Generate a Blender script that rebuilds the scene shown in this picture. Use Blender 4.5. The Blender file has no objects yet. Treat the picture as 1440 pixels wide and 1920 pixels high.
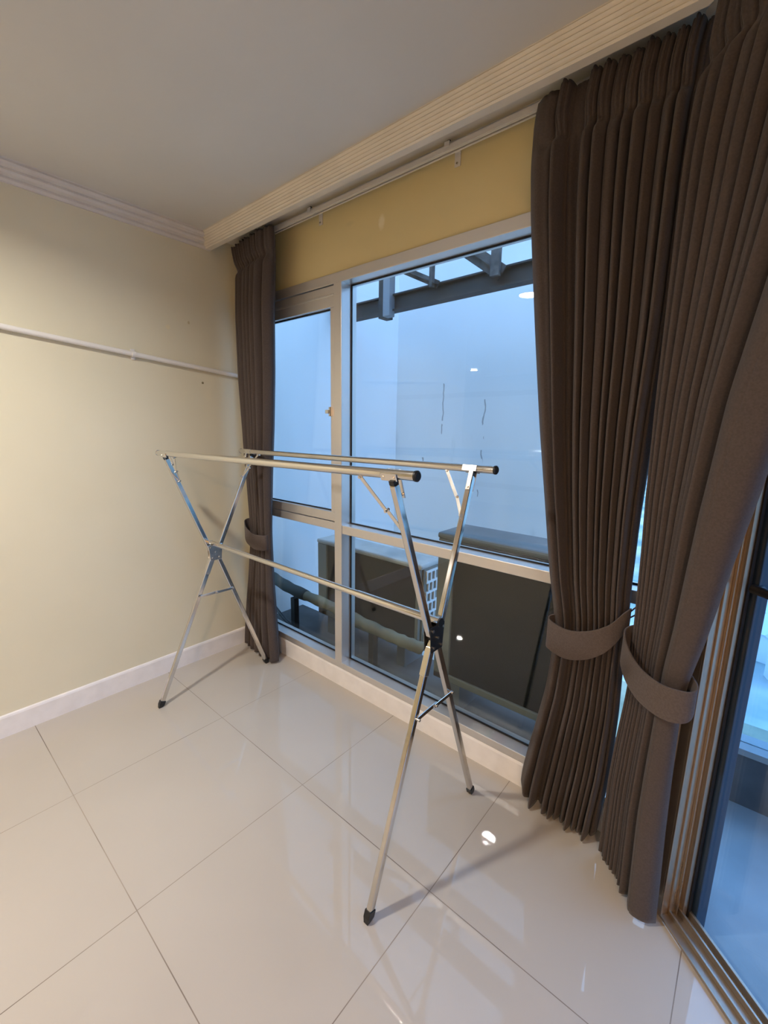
import bpy, bmesh, math, random
from mathutils import Vector, Matrix
random.seed(7)
scene = bpy.context.scene
COL = scene.collection
PI = math.pi

# ------------------------------------------------------------------ materials
def mat(name, color, rough=0.5, metal=0.0, **kw):
    m = bpy.data.materials.new(name); m.use_nodes = True
    b = m.node_tree.nodes['Principled BSDF']
    b.inputs['Base Color'].default_value = (*color, 1)
    b.inputs['Roughness'].default_value = rough
    b.inputs['Metallic'].default_value = metal
    for k, v in kw.items():
        b.inputs[k].default_value = v
    return m

def nodes(m):
    nt = m.node_tree
    return nt, nt.nodes, nt.links, nt.nodes['Principled BSDF']

def add_noise(m, c1, c2, scale=8.0, detail=4.0, lo=0.35, hi=0.65, bump=0.0, bump_scale=None, stretch=(1, 1, 1)):
    """procedural colour variation plus an optional bump"""
    nt, N, L, b = nodes(m)
    tc = N.new('ShaderNodeTexCoord'); mp = N.new('ShaderNodeMapping')
    mp.inputs['Scale'].default_value = stretch
    L.new(tc.outputs['Object'], mp.inputs['Vector'])
    n = N.new('ShaderNodeTexNoise'); n.inputs['Scale'].default_value = scale; n.inputs['Detail'].default_value = detail
    L.new(mp.outputs['Vector'], n.inputs['Vector'])
    r = N.new('ShaderNodeValToRGB')
    r.color_ramp.elements[0].position = lo; r.color_ramp.elements[0].color = (*c1, 1)
    r.color_ramp.elements[1].position = hi; r.color_ramp.elements[1].color = (*c2, 1)
    L.new(n.outputs['Fac'], r.inputs['Fac']); L.new(r.outputs['Color'], b.inputs['Base Color'])
    if bump:
        n2 = N.new('ShaderNodeTexNoise'); n2.inputs['Scale'].default_value = bump_scale or scale * 6; n2.inputs['Detail'].default_value = 3
        L.new(tc.outputs['Object'], n2.inputs['Vector'])
        bp = N.new('ShaderNodeBump'); bp.inputs['Strength'].default_value = bump; bp.inputs['Distance'].default_value = 0.002
        L.new(n2.outputs['Fac'], bp.inputs['Height']); L.new(bp.outputs['Normal'], b.inputs['Normal'])
    return r

def math_node(nt, op, a, b=None, clamp=False):
    n = nt.nodes.new('ShaderNodeMath'); n.operation = op; n.use_clamp = clamp
    for i, v in enumerate((a, b)):
        if v is None: continue
        if isinstance(v, (int, float)): n.inputs[i].default_value = v
        else: nt.links.new(v, n.inputs[i])
    return n.outputs[0]

M = {}
M['ceiling'] = mat('ceiling_paint', (0.66, 0.62, 0.60), 0.9)
add_noise(M['ceiling'], (0.70, 0.67, 0.61), (0.73, 0.70, 0.64), 2.5, bump=0.05, bump_scale=60)

def paint_with_marks(name, c1, c2, marks, axis):
    """wall paint; marks = (u, z, ru, rz, colour, soft) : plaster patches and specks with their own shape"""
    m = mat(name, c1, 0.62)
    r = add_noise(m, c1, c2, 1.6, bump=0.08, bump_scale=90)
    nt, N, L, b = nodes(m)
    geo = N.new('ShaderNodeNewGeometry'); sep = N.new('ShaderNodeSeparateXYZ'); L.new(geo.outputs['Position'], sep.inputs[0])
    cur = r.outputs['Color']
    u = sep.outputs[axis]; z = sep.outputs[2]
    for (mu, mz, ru, rz, colr, soft) in marks:
        du = math_node(nt, 'DIVIDE', math_node(nt, 'SUBTRACT', u, mu), ru)
        dz = math_node(nt, 'DIVIDE', math_node(nt, 'SUBTRACT', z, mz), rz)
        d2 = math_node(nt, 'ADD', math_node(nt, 'MULTIPLY', du, du), math_node(nt, 'MULTIPLY', dz, dz))
        n = N.new('ShaderNodeTexNoise'); n.inputs['Scale'].default_value = 55
        L.new(geo.outputs['Position'], n.inputs['Vector'])
        d2 = math_node(nt, 'ADD', d2, math_node(nt, 'MULTIPLY', math_node(nt, 'SUBTRACT', n.outputs['Fac'], 0.5), 1.2))
        f = math_node(nt, 'MULTIPLY', math_node(nt, 'SUBTRACT', 1.0, d2, True), soft, True)
        mx = N.new('ShaderNodeMix'); mx.data_type = 'RGBA'
        L.new(f, mx.inputs[0]); L.new(cur, mx.inputs[6]); mx.inputs[7].default_value = (*colr, 1)
        cur = mx.outputs[2]
    L.new(cur, b.inputs['Base Color'])
    return m
M['paint_left'] = paint_with_marks('yellow_paint_lamplit', (0.755, 0.70, 0.525), (0.79, 0.735, 0.56),  # same yellow as the window wall, whitened here for the neutral lamp light
    [(-0.252, 1.60, 0.007, 0.007, (0.25, 0.2, 0.1), 3), (-0.31, 1.90, 0.008, 0.01, (0.6, 0.52, 0.32), 2), (-0.42, 1.86, 0.012, 0.012, (0.8, 0.72, 0.5), 2)], 1)
M['paint_window'] = paint_with_marks('yellow_paint_window', (0.72, 0.61, 0.33), (0.76, 0.65, 0.36),  # same yellow as the left wall, with warm light mixed into the colour
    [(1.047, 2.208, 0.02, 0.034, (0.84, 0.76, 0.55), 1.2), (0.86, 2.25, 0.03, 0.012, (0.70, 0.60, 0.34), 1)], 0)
M['paint_plain'] = mat('yellow_paint_plain', (0.72, 0.65, 0.45), 0.7)
add_noise(M['paint_plain'], (0.70, 0.63, 0.43), (0.74, 0.67, 0.47), 1.6)
M['white_trim'] = mat('white_skirting', (0.80, 0.77, 0.76), 0.38)
add_noise(M['white_trim'], (0.84, 0.81, 0.80), (0.90, 0.87, 0.86), 14)
M['cornice'] = mat('cornice_plaster', (0.80, 0.74, 0.62), 0.6)
add_noise(M['cornice'], (0.77, 0.71, 0.60), (0.82, 0.76, 0.65), 10)
M['cornice_left'] = mat('cornice_plaster_white', (0.76, 0.72, 0.66), 0.6)
add_noise(M['cornice_left'], (0.74, 0.69, 0.64), (0.78, 0.74, 0.69), 10)

# floor tiles: glossy porcelain with a fine grout grid, 0.6 m pitch
def floor_mat():
    m = mat('porcelain_tile', (0.66, 0.60, 0.54), 0.06)
    nt, N, L, b = nodes(m)
    b.inputs['IOR'].default_value = 1.52
    r = add_noise(m, (0.525, 0.475, 0.415), (0.555, 0.505, 0.445), 1.3, 6)
    geo = N.new('ShaderNodeNewGeometry'); sep = N.new('ShaderNodeSeparateXYZ'); L.new(geo.outputs['Position'], sep.inputs[0])
    def line(o, off):
        s = math_node(nt, 'DIVIDE', math_node(nt, 'SUBTRACT', o, off), 0.6)
        fr = math_node(nt, 'FRACT', math_node(nt, 'ADD', s, 20.5))
        d = math_node(nt, 'ABSOLUTE', math_node(nt, 'SUBTRACT', fr, 0.5))
        return math_node(nt, 'LESS_THAN', d, 0.0021)
    g = math_node(nt, 'MAXIMUM', line(sep.outputs[0], 0.5821), line(sep.outputs[1], -1.160))
    mx = N.new('ShaderNodeMix'); mx.data_type = 'RGBA'
    n = N.new('ShaderNodeTexNoise'); n.inputs['Scale'].default_value = 2.2; L.new(geo.outputs['Position'], n.inputs['Vector'])
    gr = N.new('ShaderNodeValToRGB')
    gr.color_ramp.elements[0].position = 0.4; gr.color_ramp.elements[0].color = (0.17, 0.13, 0.10, 1)
    gr.color_ramp.elements[1].position = 0.65; gr.color_ramp.elements[1].color = (0.36, 0.30, 0.24, 1)
    L.new(n.outputs['Fac'], gr.inputs['Fac'])
    L.new(g, mx.inputs[0]); L.new(r.outputs['Color'], mx.inputs[6]); L.new(gr.outputs['Color'], mx.inputs[7])
    L.new(mx.outputs[2], b.inputs['Base Color'])
    ro = math_node(nt, 'ADD', math_node(nt, 'MULTIPLY', g, 0.5), 0.02); L.new(ro, b.inputs['Roughness'])
    return m
M['floor'] = floor_mat()

def brushed(name, color, rough, metal=1.0, scale=(3, 3, 0.4)):
    m = mat(name, color, rough, metal)
    nt, N, L, b = nodes(m)
    tc = N.new('ShaderNodeTexCoord'); mp = N.new('ShaderNodeMapping'); mp.inputs['Scale'].default_value = scale
    n = N.new('ShaderNodeTexNoise'); n.inputs['Scale'].default_value = 9
    L.new(tc.outputs['Object'], mp.inputs['Vector']); L.new(mp.outputs['Vector'], n.inputs['Vector'])
    mr = N.new('ShaderNodeMapRange'); mr.inputs['To Min'].default_value = rough * 0.75; mr.inputs['To Max'].default_value = rough * 1.3
    L.new(n.outputs['Fac'], mr.inputs['Value']); L.new(mr.outputs['Result'], b.inputs['Roughness'])
    return m
M['alu'] = brushed('anodised_aluminium', (0.74, 0.71, 0.68), 0.36, 0.70)
M['bronze'] = brushed('champagne_aluminium', (0.52, 0.42, 0.31), 0.30, 0.8)
M['sill'] = brushed('weathered_sill_aluminium', (0.40, 0.34, 0.28), 0.38, 0.7)
M['steel'] = brushed('stainless_tube', (0.74, 0.71, 0.66), 0.13, 1.0, (40, 2, 2))
M['steel_leg'] = brushed('stainless_leg', (0.70, 0.67, 0.63), 0.12, 1.0)
M['zinc'] = brushed('zinc_plate', (0.80, 0.77, 0.72), 0.22, 1.0, (5, 5, 5))
M['black_plastic'] = mat('black_plastic', (0.012, 0.012, 0.012), 0.42)
M['gasket'] = mat('black_gasket', (0.01, 0.01, 0.012), 0.6)
M['white_plastic'] = mat('white_pvc', (0.84, 0.81, 0.77), 0.35)
M['rail_white'] = mat('white_enamel_rail', (0.74, 0.71, 0.68), 0.4)
M['dark_paint'] = mat('dark_blue_grey_paint', (0.035, 0.055, 0.09), 0.35)

def fabric(name, c1, c2):
    m = mat(name, c1, 0.9)
    r = add_noise(m, c1, c2, 220, 2, bump=0.0)
    nt, N, L, b = nodes(m)
    b.inputs['Sheen Weight'].default_value = 0.12; b.inputs['Sheen Roughness'].default_value = 0.5
    b.inputs['Specular IOR Level'].default_value = 0.2
    tc = N.new('ShaderNodeTexCoord'); w = N.new('ShaderNodeTexNoise'); w.inputs['Scale'].default_value = 900
    L.new(tc.outputs['Object'], w.inputs['Vector'])
    bp = N.new('ShaderNodeBump'); bp.inputs['Strength'].default_value = 0.25; bp.inputs['Distance'].default_value = 0.001
    L.new(w.outputs['Fac'], bp.inputs['Height']); L.new(bp.outputs['Normal'], b.inputs['Normal'])
    return m
M['fabric'] = fabric('taupe_blackout_fabric', (0.076, 0.060, 0.055), (0.092, 0.073, 0.067))
M['tie'] = fabric('taupe_tieback_fabric', (0.10, 0.079, 0.072), (0.12, 0.096, 0.088))

def glass(name, tint=(0.93, 0.97, 0.97)):
    m = bpy.data.materials.new(name); m.use_nodes = True
    nt = m.node_tree; N = nt.nodes; L = nt.links; N.clear()
    out = N.new('ShaderNodeOutputMaterial'); tr = N.new('ShaderNodeBsdfTransparent'); gl = N.new('ShaderNodeBsdfGlossy')
    tr.inputs['Color'].default_value = (*tint, 1); gl.inputs['Roughness'].default_value = 0.0
    fr = N.new('ShaderNodeFresnel'); fr.inputs['IOR'].default_value = 1.5
    # same Fresnel from inside and outside of the pane
    geo = N.new('ShaderNodeNewGeometry'); mi = N.new('ShaderNodeMix'); mi.data_type = 'FLOAT'
    L.new(geo.outputs['Backfacing'], mi.inputs[0]); mi.inputs[2].default_value = 1.5; mi.inputs[3].default_value = 1 / 1.5
    L.new(mi.outputs[0], fr.inputs['IOR'])
    mx = N.new('ShaderNodeMixShader')
    L.new(fr.outputs[0], mx.inputs[0]); L.new(tr.outputs[0], mx.inputs[1]); L.new(gl.outputs[0], mx.inputs[2])
    L.new(mx.outputs[0], out.inputs['Surface'])
    return m
M['glass'] = glass('clear_window_glass')
M['glass_door'] = glass('door_glass', (0.80, 0.90, 0.97))
M['glass_rail'] = glass('balustrade_glass', (0.86, 0.95, 0.97))

# outside
def render_wall(name, base, stain, crack):
    m = mat(name, base, 0.85)
    r = add_noise(m, base, tuple(c * 0.90 for c in base), 1.4, 5, 0.35, 0.75, stretch=(1, 1, 0.5))
    nt, N, L, b = nodes(m)
    geo = N.new('ShaderNodeNewGeometry'); sep = N.new('ShaderNodeSeparateXYZ'); L.new(geo.outputs['Position'], sep.inputs[0])
    # dirt streaks running down
    mp = N.new('ShaderNodeMapping'); mp.inputs['Scale'].default_value = (2.2, 2.2, 0.55); L.new(geo.outputs['Position'], mp.inputs['Vector'])
    n = N.new('ShaderNodeTexNoise'); n.inputs['Scale'].default_value = 2.0; n.inputs['Detail'].default_value = 8; n.inputs['Roughness'].default_value = 0.7
    L.new(mp.outputs['Vector'], n.inputs['Vector'])
    rp = N.new('ShaderNodeValToRGB'); rp.color_ramp.elements[0].position = 0.62; rp.color_ramp.elements[0].color = (0, 0, 0, 1)
    rp.color_ramp.elements[1].position = 0.80; rp.color_ramp.elements[1].color = (1, 1, 1, 1)
    L.new(n.outputs['Fac'], rp.inputs['Fac'])
    f = math_node(nt, 'MULTIPLY', rp.outputs['Color'], 0.6)
    mx = N.new('ShaderNodeMix'); mx.data_type = 'RGBA'; L.new(f, mx.inputs[0]); L.new(r.outputs['Color'], mx.inputs[6]); mx.inputs[7].default_value = (*stain, 1)
    cur = mx.outputs[2]
    if crack:
        wob = N.new('ShaderNodeTexNoise'); wob.inputs['Scale'].default_value = 9; L.new(geo.outputs['Position'], wob.inputs['Vector'])
        w = math_node(nt, 'MULTIPLY', math_node(nt, 'SUBTRACT', wob.outputs['Fac'], 0.5), 0.05)
        brk = N.new('ShaderNodeTexNoise'); brk.inputs['Scale'].default_value = 6; L.new(geo.outputs['Position'], brk.inputs['Vector'])
        for (cx, z0, z1, wd, th) in ((0.22, 1.30, 1.78, 0.006, 0.46), (0.62, 1.05, 1.62, 0.006, 0.42), (0.60, 0.82, 0.98, 0.004, 0.46), (0.02, 1.06, 1.12, 0.009, 0.3)):
            dx = math_node(nt, 'ABSOLUTE', math_node(nt, 'ADD', math_node(nt, 'SUBTRACT', sep.outputs[0], cx), w))
            a = math_node(nt, 'LESS_THAN', dx, wd)
            a = math_node(nt, 'MULTIPLY', a, math_node(nt, 'GREATER_THAN', sep.outputs[2], z0))
            a = math_node(nt, 'MULTIPLY', a, math_node(nt, 'LESS_THAN', sep.outputs[2], z1))
            a = math_node(nt, 'MULTIPLY', a, math_node(nt, 'GREATER_THAN', brk.outputs['Fac'], th))
            a = math_node(nt, 'MULTIPLY', a, 0.7)
            m2 = N.new('ShaderNodeMix'); m2.data_type = 'RGBA'; L.new(a, m2.inputs[0]); L.new(cur, m2.inputs[6]); m2.inputs[7].default_value = (0.22, 0.22, 0.22, 1)
            cur = m2.outputs[2]
        for zz in (0.93, 1.66):   # day joints in the render
            dz = math_node(nt, 'ABSOLUTE', math_node(nt, 'ADD', math_node(nt, 'SUBTRACT', sep.outputs[2], zz), math_node(nt, 'MULTIPLY', w, 0.3)))
            a = math_node(nt, 'MULTIPLY', math_node(nt, 'LESS_THAN', dz, 0.02), 0.10)
            m2 = N.new('ShaderNodeMix'); m2.data_type = 'RGBA'; L.new(a, m2.inputs[0]); L.new(cur, m2.inputs[6]); m2.inputs[7].default_value = (0.45, 0.47, 0.48, 1)
            cur = m2.outputs[2]
    L.new(cur, b.inputs['Base Color'])
    return m
M['outer_wall'] = render_wall('weathered_render', (0.80, 0.80, 0.80), (0.50, 0.52, 0.52), True)
M['outer_wall_skylit'] = render_wall('skylit_render', (0.90, 0.90, 0.92), (0.78, 0.78, 0.80), False)  # paler copy: the light on the face towards open sky is in the colour
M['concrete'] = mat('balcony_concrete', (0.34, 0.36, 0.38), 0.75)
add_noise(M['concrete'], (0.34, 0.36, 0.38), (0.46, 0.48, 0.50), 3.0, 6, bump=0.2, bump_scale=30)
M['ledge'] = mat('shaded_ledge_concrete', (0.07, 0.07, 0.07), 0.85)  # balcony concrete darkened: the shade around the condensers is in this colour
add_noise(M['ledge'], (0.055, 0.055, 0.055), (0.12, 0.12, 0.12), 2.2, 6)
M['kerb'] = mat('kerb_dark_render', (0.11, 0.11, 0.12), 0.8)
add_noise(M['kerb'], (0.09, 0.09, 0.10), (0.14, 0.14, 0.15), 6)
M['coping'] = mat('kerb_coping', (0.42, 0.44, 0.46), 0.7)
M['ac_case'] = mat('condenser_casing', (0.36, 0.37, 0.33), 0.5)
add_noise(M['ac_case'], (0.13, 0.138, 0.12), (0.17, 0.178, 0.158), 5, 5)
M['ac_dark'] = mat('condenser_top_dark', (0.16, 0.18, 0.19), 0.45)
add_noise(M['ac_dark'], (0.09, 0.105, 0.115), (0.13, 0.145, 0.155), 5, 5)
M['ac_top'] = mat('condenser_top_skylit', (0.42, 0.43, 0.42), 0.5)  # casing made paler on top, sky light painted into the colour
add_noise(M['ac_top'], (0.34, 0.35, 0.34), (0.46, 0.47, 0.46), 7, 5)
M['ac_white'] = mat('condenser_grille_white', (0.72, 0.74, 0.75), 0.5)
def fins():
    m = mat('condenser_coil_fins', (0.035, 0.031, 0.027), 0.8, **{'Specular IOR Level': 0.15})
    nt, N, L, b = nodes(m)
    tc = N.new('ShaderNodeTexCoord'); w = N.new('ShaderNodeTexWave'); w.bands_direction = 'Z'; w.inputs['Scale'].default_value = 14; w.inputs['Distortion'].default_value = 0.8
    w.inputs['Detail'].default_value = 2
    L.new(tc.outputs['Object'], w.inputs['Vector'])
    r = N.new('ShaderNodeValToRGB'); r.color_ramp.elements[0].color = (0.005, 0.005, 0.0045, 1); r.color_ramp.elements[1].color = (0.009, 0.008, 0.007, 1)
    L.new(w.outputs['Fac'], r.inputs['Fac']); L.new(r.outputs['Color'], b.inputs['Base Color'])
    return m
M['fins'] = fins()
M['foam'] = mat('pipe_foam_wrap', (0.46, 0.42, 0.28), 0.9)
add_noise(M['foam'], (0.17, 0.165, 0.13), (0.27, 0.255, 0.17), 7, 5)
M['foam_dark'] = mat('pipe_foam_dark', (0.06, 0.065, 0.06), 0.9)
M['rusty'] = mat('painted_rusty_steel', (0.05, 0.048, 0.045), 0.65)
add_noise(M['rusty'], (0.014, 0.0135, 0.013), (0.036, 0.032, 0.028), 9, 6, 0.4, 0.75)
M['rust_brace'] = mat('weathered_brace_steel', (0.10, 0.085, 0.075), 0.75)
add_noise(M['rust_brace'], (0.03, 0.028, 0.026), (0.13, 0.11, 0.10), 14, 7, 0.4, 0.7)
M['beam_grey'] = mat('beam_post_grey', (0.22, 0.23, 0.25), 0.5)
M['ground'] = mat('far_ground', (0.2, 0.3, 0.28), 0.9)
add_noise(M['ground'], (0.10, 0.20, 0.22), (0.42, 0.46, 0.46), 0.16, 6, 0.35, 0.62)
M['grass'] = mat('far_lawn', (0.16, 0.20, 0.08), 0.95)
add_noise(M['grass'], (0.13, 0.15, 0.11), (0.26, 0.27, 0.20), 0.5)
M['house_wall'] = mat('house_white_wall', (0.85, 0.86, 0.88), 0.8)
M['house_roof'] = mat('house_pale_roof', (0.62, 0.66, 0.70), 0.8)
M['tree'] = mat('far_tree_leaves', (0.05, 0.10, 0.09), 0.9)
add_noise(M['tree'], (0.04, 0.09, 0.08), (0.08, 0.14, 0.12), 1.5)

def emis(name, color, strength):
    m = mat(name, color, 0.4)
    b = m.node_tree.nodes['Principled BSDF']
    b.inputs['Emission Color'].default_value = (*color, 1); b.inputs['Emission Strength'].default_value = strength
    return m
M['lens'] = emis('lit_lamp_lens', (1.0, 0.94, 0.84), 30)
M['street_glow'] = emis('street_lamp_glow', (1.0, 0.78, 0.45), 40)

# ------------------------------------------------------------------ mesh helpers
def obj(name, bm, m, parent=None, smooth=False, auto=True):
    me = bpy.data.meshes.new(name)
    bmesh.ops.recalc_face_normals(bm, faces=bm.faces)
    bm.to_mesh(me); bm.free()
    for x in (m if isinstance(m, (list, tuple)) else [m]): me.materials.append(x)
    o = bpy.data.objects.new(name, me); COL.objects.link(o)
    if parent: o.parent = parent
    if smooth:
        for p in me.polygons: p.use_smooth = True
    return o

def bevel(o, w=0.002, seg=2):
    md = o.modifiers.new('bevel', 'BEVEL'); md.width = w; md.segments = seg; md.limit_method = 'ANGLE'; md.angle_limit = math.radians(40)
    return o

def thing(name, label, cat, loc=(0, 0, 0), group=None):
    o = bpy.data.objects.new(name, None); COL.objects.link(o)
    o.location = loc; o.empty_display_size = 0.1
    o['label'] = label; o['category'] = cat
    if group: o['group'] = group
    bpy.context.view_layer.update()
    return o

def keep(o, parent):
    """parent with the mesh already in world coordinates"""
    o.parent = parent
    o.matrix_parent_inverse = Matrix.Translation(parent.location).inverted() if parent.parent is None else Matrix.Identity(4)
    return o

def part(name, bm, m, root, smooth=False, bev=0):
    o = obj(name, bm, m, None, smooth)
    keep(o, root)
    if bev: bevel(o, bev)
    return o

def sub(name, bm, m, par, smooth=False, bev=0):
    """sub-part: its parent mesh is at identity basis with an inverse, so undo that"""
    o = obj(name, bm, m, None, smooth)
    o.parent = par
    o.matrix_parent_inverse = Matrix.Identity(4)
    if bev: bevel(o, bev)
    return o

def struct(o, label=None):
    o['kind'] = 'structure'
    if label: o['label'] = label; o['category'] = o.name.split('_')[0]
    return o

def box(bm, x0, x1, y0, y1, z0, z1, mi=0):
    vs = [bm.verts.new((x, y, z)) for z in (z0, z1) for y in (y0, y1) for x in (x0, x1)]
    for f in ((0, 2, 3, 1), (4, 5, 7, 6), (0, 1, 5, 4), (2, 6, 7, 3), (0, 4, 6, 2), (1, 3, 7, 5)):
        fa = bm.faces.new([vs[i] for i in f]); fa.material_index = mi
    return bm

def B(*a):
    return box(bmesh.new(), *a)

def obox(bm, a, b, w, h, side=(1, 0, 0)):
    """rectangular bar from a to b; w along 'side', h across"""
    a, b = Vector(a), Vector(b); d = (b - a).normalized()
    s = Vector(side); s = (s - d * s.dot(d)).normalized(); t = d.cross(s)
    vs = []
    for p in (a, b):
        for (i, j) in ((-1, -1), (1, -1), (1, 1), (-1, 1)):
            vs.append(bm.verts.new(p + s * (w / 2 * i) + t * (h / 2 * j)))
    for f in ((3, 2, 1, 0), (4, 5, 6, 7), (0, 1, 5, 4), (1, 2, 6, 5), (2, 3, 7, 6), (3, 0, 4, 7)):
        bm.faces.new([vs[i] for i in f])
    return bm

def tube(bm, a, b, r, seg=24, r2=None, cap=True):
    a, b = Vector(a), Vector(b); d = (b - a).normalized()
    s = d.orthogonal().normalized(); t = d.cross(s)
    r2 = r if r2 is None else r2
    A = [bm.verts.new(a + (s * math.cos(2 * PI * i / seg) + t * math.sin(2 * PI * i / seg)) * r) for i in range(seg)]
    C = [bm.verts.new(b + (s * math.cos(2 * PI * i / seg) + t * math.sin(2 * PI * i / seg)) * r2) for i in range(seg)]
    for i in range(seg):
        f = bm.faces.new((A[i], A[(i + 1) % seg], C[(i + 1) % seg], C[i])); f.smooth = True
    if cap:                                            # caps on their own vertices keep the side shading straight
        bm.faces.new([bm.verts.new(v.co) for v in A[::-1]]); bm.faces.new([bm.verts.new(v.co) for v in C])
    return bm

def path_tube(bm, pts, r, seg=14):
    pts = [Vector(p) for p in pts]; rings = []
    up = Vector((0.13, 0.21, 0.97)).normalized()
    for i, p in enumerate(pts):
        d = (pts[min(i + 1, len(pts) - 1)] - pts[max(i - 1, 0)]).normalized()
        s = d.cross(up)
        if s.length < 1e-3: s = d.orthogonal()
        s.normalize(); t = d.cross(s)
        rr = r[i] if isinstance(r, (list, tuple)) else r
        rings.append([bm.verts.new(p + (s * math.cos(2 * PI * k / seg) + t * math.sin(2 * PI * k / seg)) * rr) for k in range(seg)])
    for a, b in zip(rings, rings[1:]):
        for k in range(seg):
            f = bm.faces.new((a[k], a[(k + 1) % seg], b[(k + 1) % seg], b[k])); f.smooth = True
    bm.faces.new(rings[0][::-1]); bm.faces.new(rings[-1])
    return bm

def prism(bm, poly, z0, z1):
    lo = [bm.verts.new((x, y, z0)) for x, y in poly]; hi = [bm.verts.new((x, y, z1)) for x, y in poly]
    n = len(poly)
    bm.faces.new(lo[::-1]); bm.faces.new(hi)
    for i in range(n): bm.faces.new((lo[i], lo[(i + 1) % n], hi[(i + 1) % n], hi[i]))
    return bm

def sweep(bm, path, prof):
    """sweep profile (offset, z) along plan path [(x,y,ox,oy)] where (ox,oy) is the mitre offset direction"""
    rings = []
    for (x, y, ox, oy) in path:
        rings.append([bm.verts.new((x + ox * o, y + oy * o, z)) for o, z in prof])
    n = len(prof)
    for a, b in zip(rings, rings[1:]):
        for k in range(n):
            bm.faces.new((a[k], a[(k + 1) % n], b[(k + 1) % n], b[k]))
    bm.faces.new(rings[0][::-1]); bm.faces.new(rings[-1])
    return bm

def hull_solid(bm, pts):
    vs = [bm.verts.new(p) for p in pts]
    bmesh.ops.convex_hull(bm, input=vs)
    return bm

# ------------------------------------------------------------------ geometry constants
CEIL = 2.355
DX, DY = 0.725, -0.689              # direction of the slanted balcony-door wall
NX, NY = -0.689, -0.725             # its normal, towards the room
AX, AY = 2.32, -0.177               # inner edge of its jamb
def dpt(s, off, z=None):
    p = (AX + DX * s + NX * off, AY + DY * s + NY * off)
    return p if z is None else (*p, z)
DL = 2.1                             # length of the door opening
E1 = dpt(DL, 0)                      # far end of the door

# ------------------------------------------------------------------ room shell
struct(obj('floor', prism(bmesh.new(), [(-0.01, 0.012), (2.33, 0.012), (2.33, -0.14), dpt(0, 0), E1, (E1[0], -6.0), (-3.0, -6.0), (-3.0, -2.4), (-0.01, -2.4)], -0.12, 0.0), M['floor']),
       'glossy cream porcelain tile floor with thin grout lines')
struct(obj('ceiling', prism(bmesh.new(), [(-0.15, 0.13), (2.45, 0.13), dpt(-0.05, -0.15), dpt(DL + .2, -0.15), (E1[0] + .15, -6.1), (-3.1, -6.1), (-3.1, -2.3), (-0.15, -2.3)], CEIL, CEIL + 0.12), M['ceiling']),
       'plain grey-white painted ceiling')
bm = B(-0.15, -0.01, -2.4, 0.13, -0.12, CEIL)
struct(obj('wall_left', bm, M['paint_left']), 'yellow painted wall on the left, lamp light paling its colour')
bm = bmesh.new()
box(bm, -0.01, 2.36, 0.012, 0.13, 2.067, CEIL)        # above the window
box(bm, -0.01, 0.03, 0.012, 0.13, 0.0, 2.067)         # left of the window
box(bm, 0.03, 2.36, 0.012, 0.13, -0.12, 0.104)          # under the window
struct(obj('wall_window', bm, M['paint_window']), 'yellow wall strip above the long window, warm light painted into its tone')
# unseen remainder of the room, so that the tiles and panes have a room to mirror
struct(obj('wall_back', B(-3.0, E1[0], -6.12, -6.0, -0.12, CEIL), M['paint_plain']))
struct(obj('wall_right', B(E1[0], E1[0] + 0.12, -6.0, E1[1], -0.12, CEIL), M['paint_plain']))
struct(obj('wall_recess', B(-3.12, -3.0, -6.0, -2.4, -0.12, CEIL), M['paint_plain']))
struct(obj('wall_return', B(-3.0, -0.15, -2.4, -2.28, -0.12, CEIL), M['paint_plain']))
# wall above the sliding door
p = [dpt(0, 0), dpt(DL, 0), dpt(DL, -0.12), dpt(0, -0.12)]
struct(obj('wall_door', prism(bmesh.new(), p, 2.12, CEIL), M['paint_window']), 'wall strip above the sliding door')

# skirting
def skirt_prof(t=0.011, h=0.102):
    return [(0, 0.0), (t, 0.0), (t, h - 0.012), (t * 0.75, h - 0.004), (t * 0.4, h), (0, h)]
struct(obj('baseboard_left', sweep(bmesh.new(), [(-0.011, -2.4, 1, 0), (-0.011, 0.011, 1, 0)], skirt_prof()), M['white_trim']), 'white skirting board along the yellow left wall')
struct(obj('baseboard_window', sweep(bmesh.new(), [(0.0, 0.011, 0, -1), (2.318, 0.011, 0, -1)], skirt_prof(0.011, 0.104)), M['white_trim']), 'white skirting board under the window')
struct(obj('baseboard_corner', prism(bmesh.new(), [(2.318, -0.001), (2.34, -0.001), (2.335, -0.15), (2.312, -0.16)], 0, 0.095), M['white_trim']), 'short skirting return beside the door jamb')

# cornices: fluted moulding
def cornice_prof(z0, z1, out, base=0.0, back=-0.02, n=7):
    pr = [(back, z0), (base + 0.004, z0)]
    for i in range(n):
        za = z0 + (z1 - z0) * (i + 0.12) / n; zb = z0 + (z1 - z0) * (i + 0.88) / n
        o = base + 0.006 + (out - 0.006) * (i / (n - 1)) ** 0.8
        pr += [(o - 0.002, za), (o + 0.0025, (za + zb) / 2), (o - 0.001, zb)]
    pr += [(base + out + 0.002, z1), (back, z1)]
    return pr
struct(obj('trim_1', sweep(bmesh.new(), [(-0.009, -2.4, 1, 0), (-0.009, -0.17, 1, 0)], cornice_prof(2.283, CEIL, 0.045, 0.004, -0.001, 3)), M['cornice_left']),
       'white plaster cornice along the left wall')
PO = 0.135                                             # pelmet of the door side
q = dpt(0, PO); s = -(-0.19 - q[1]) / 0.689; cx = q[0] + DX * s   # where both pelmets meet
h = Vector((0, -1)) + Vector((NX, NY)); h = h / (h.dot(Vector((0, -1))))
e = dpt(DL, PO)
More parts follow.
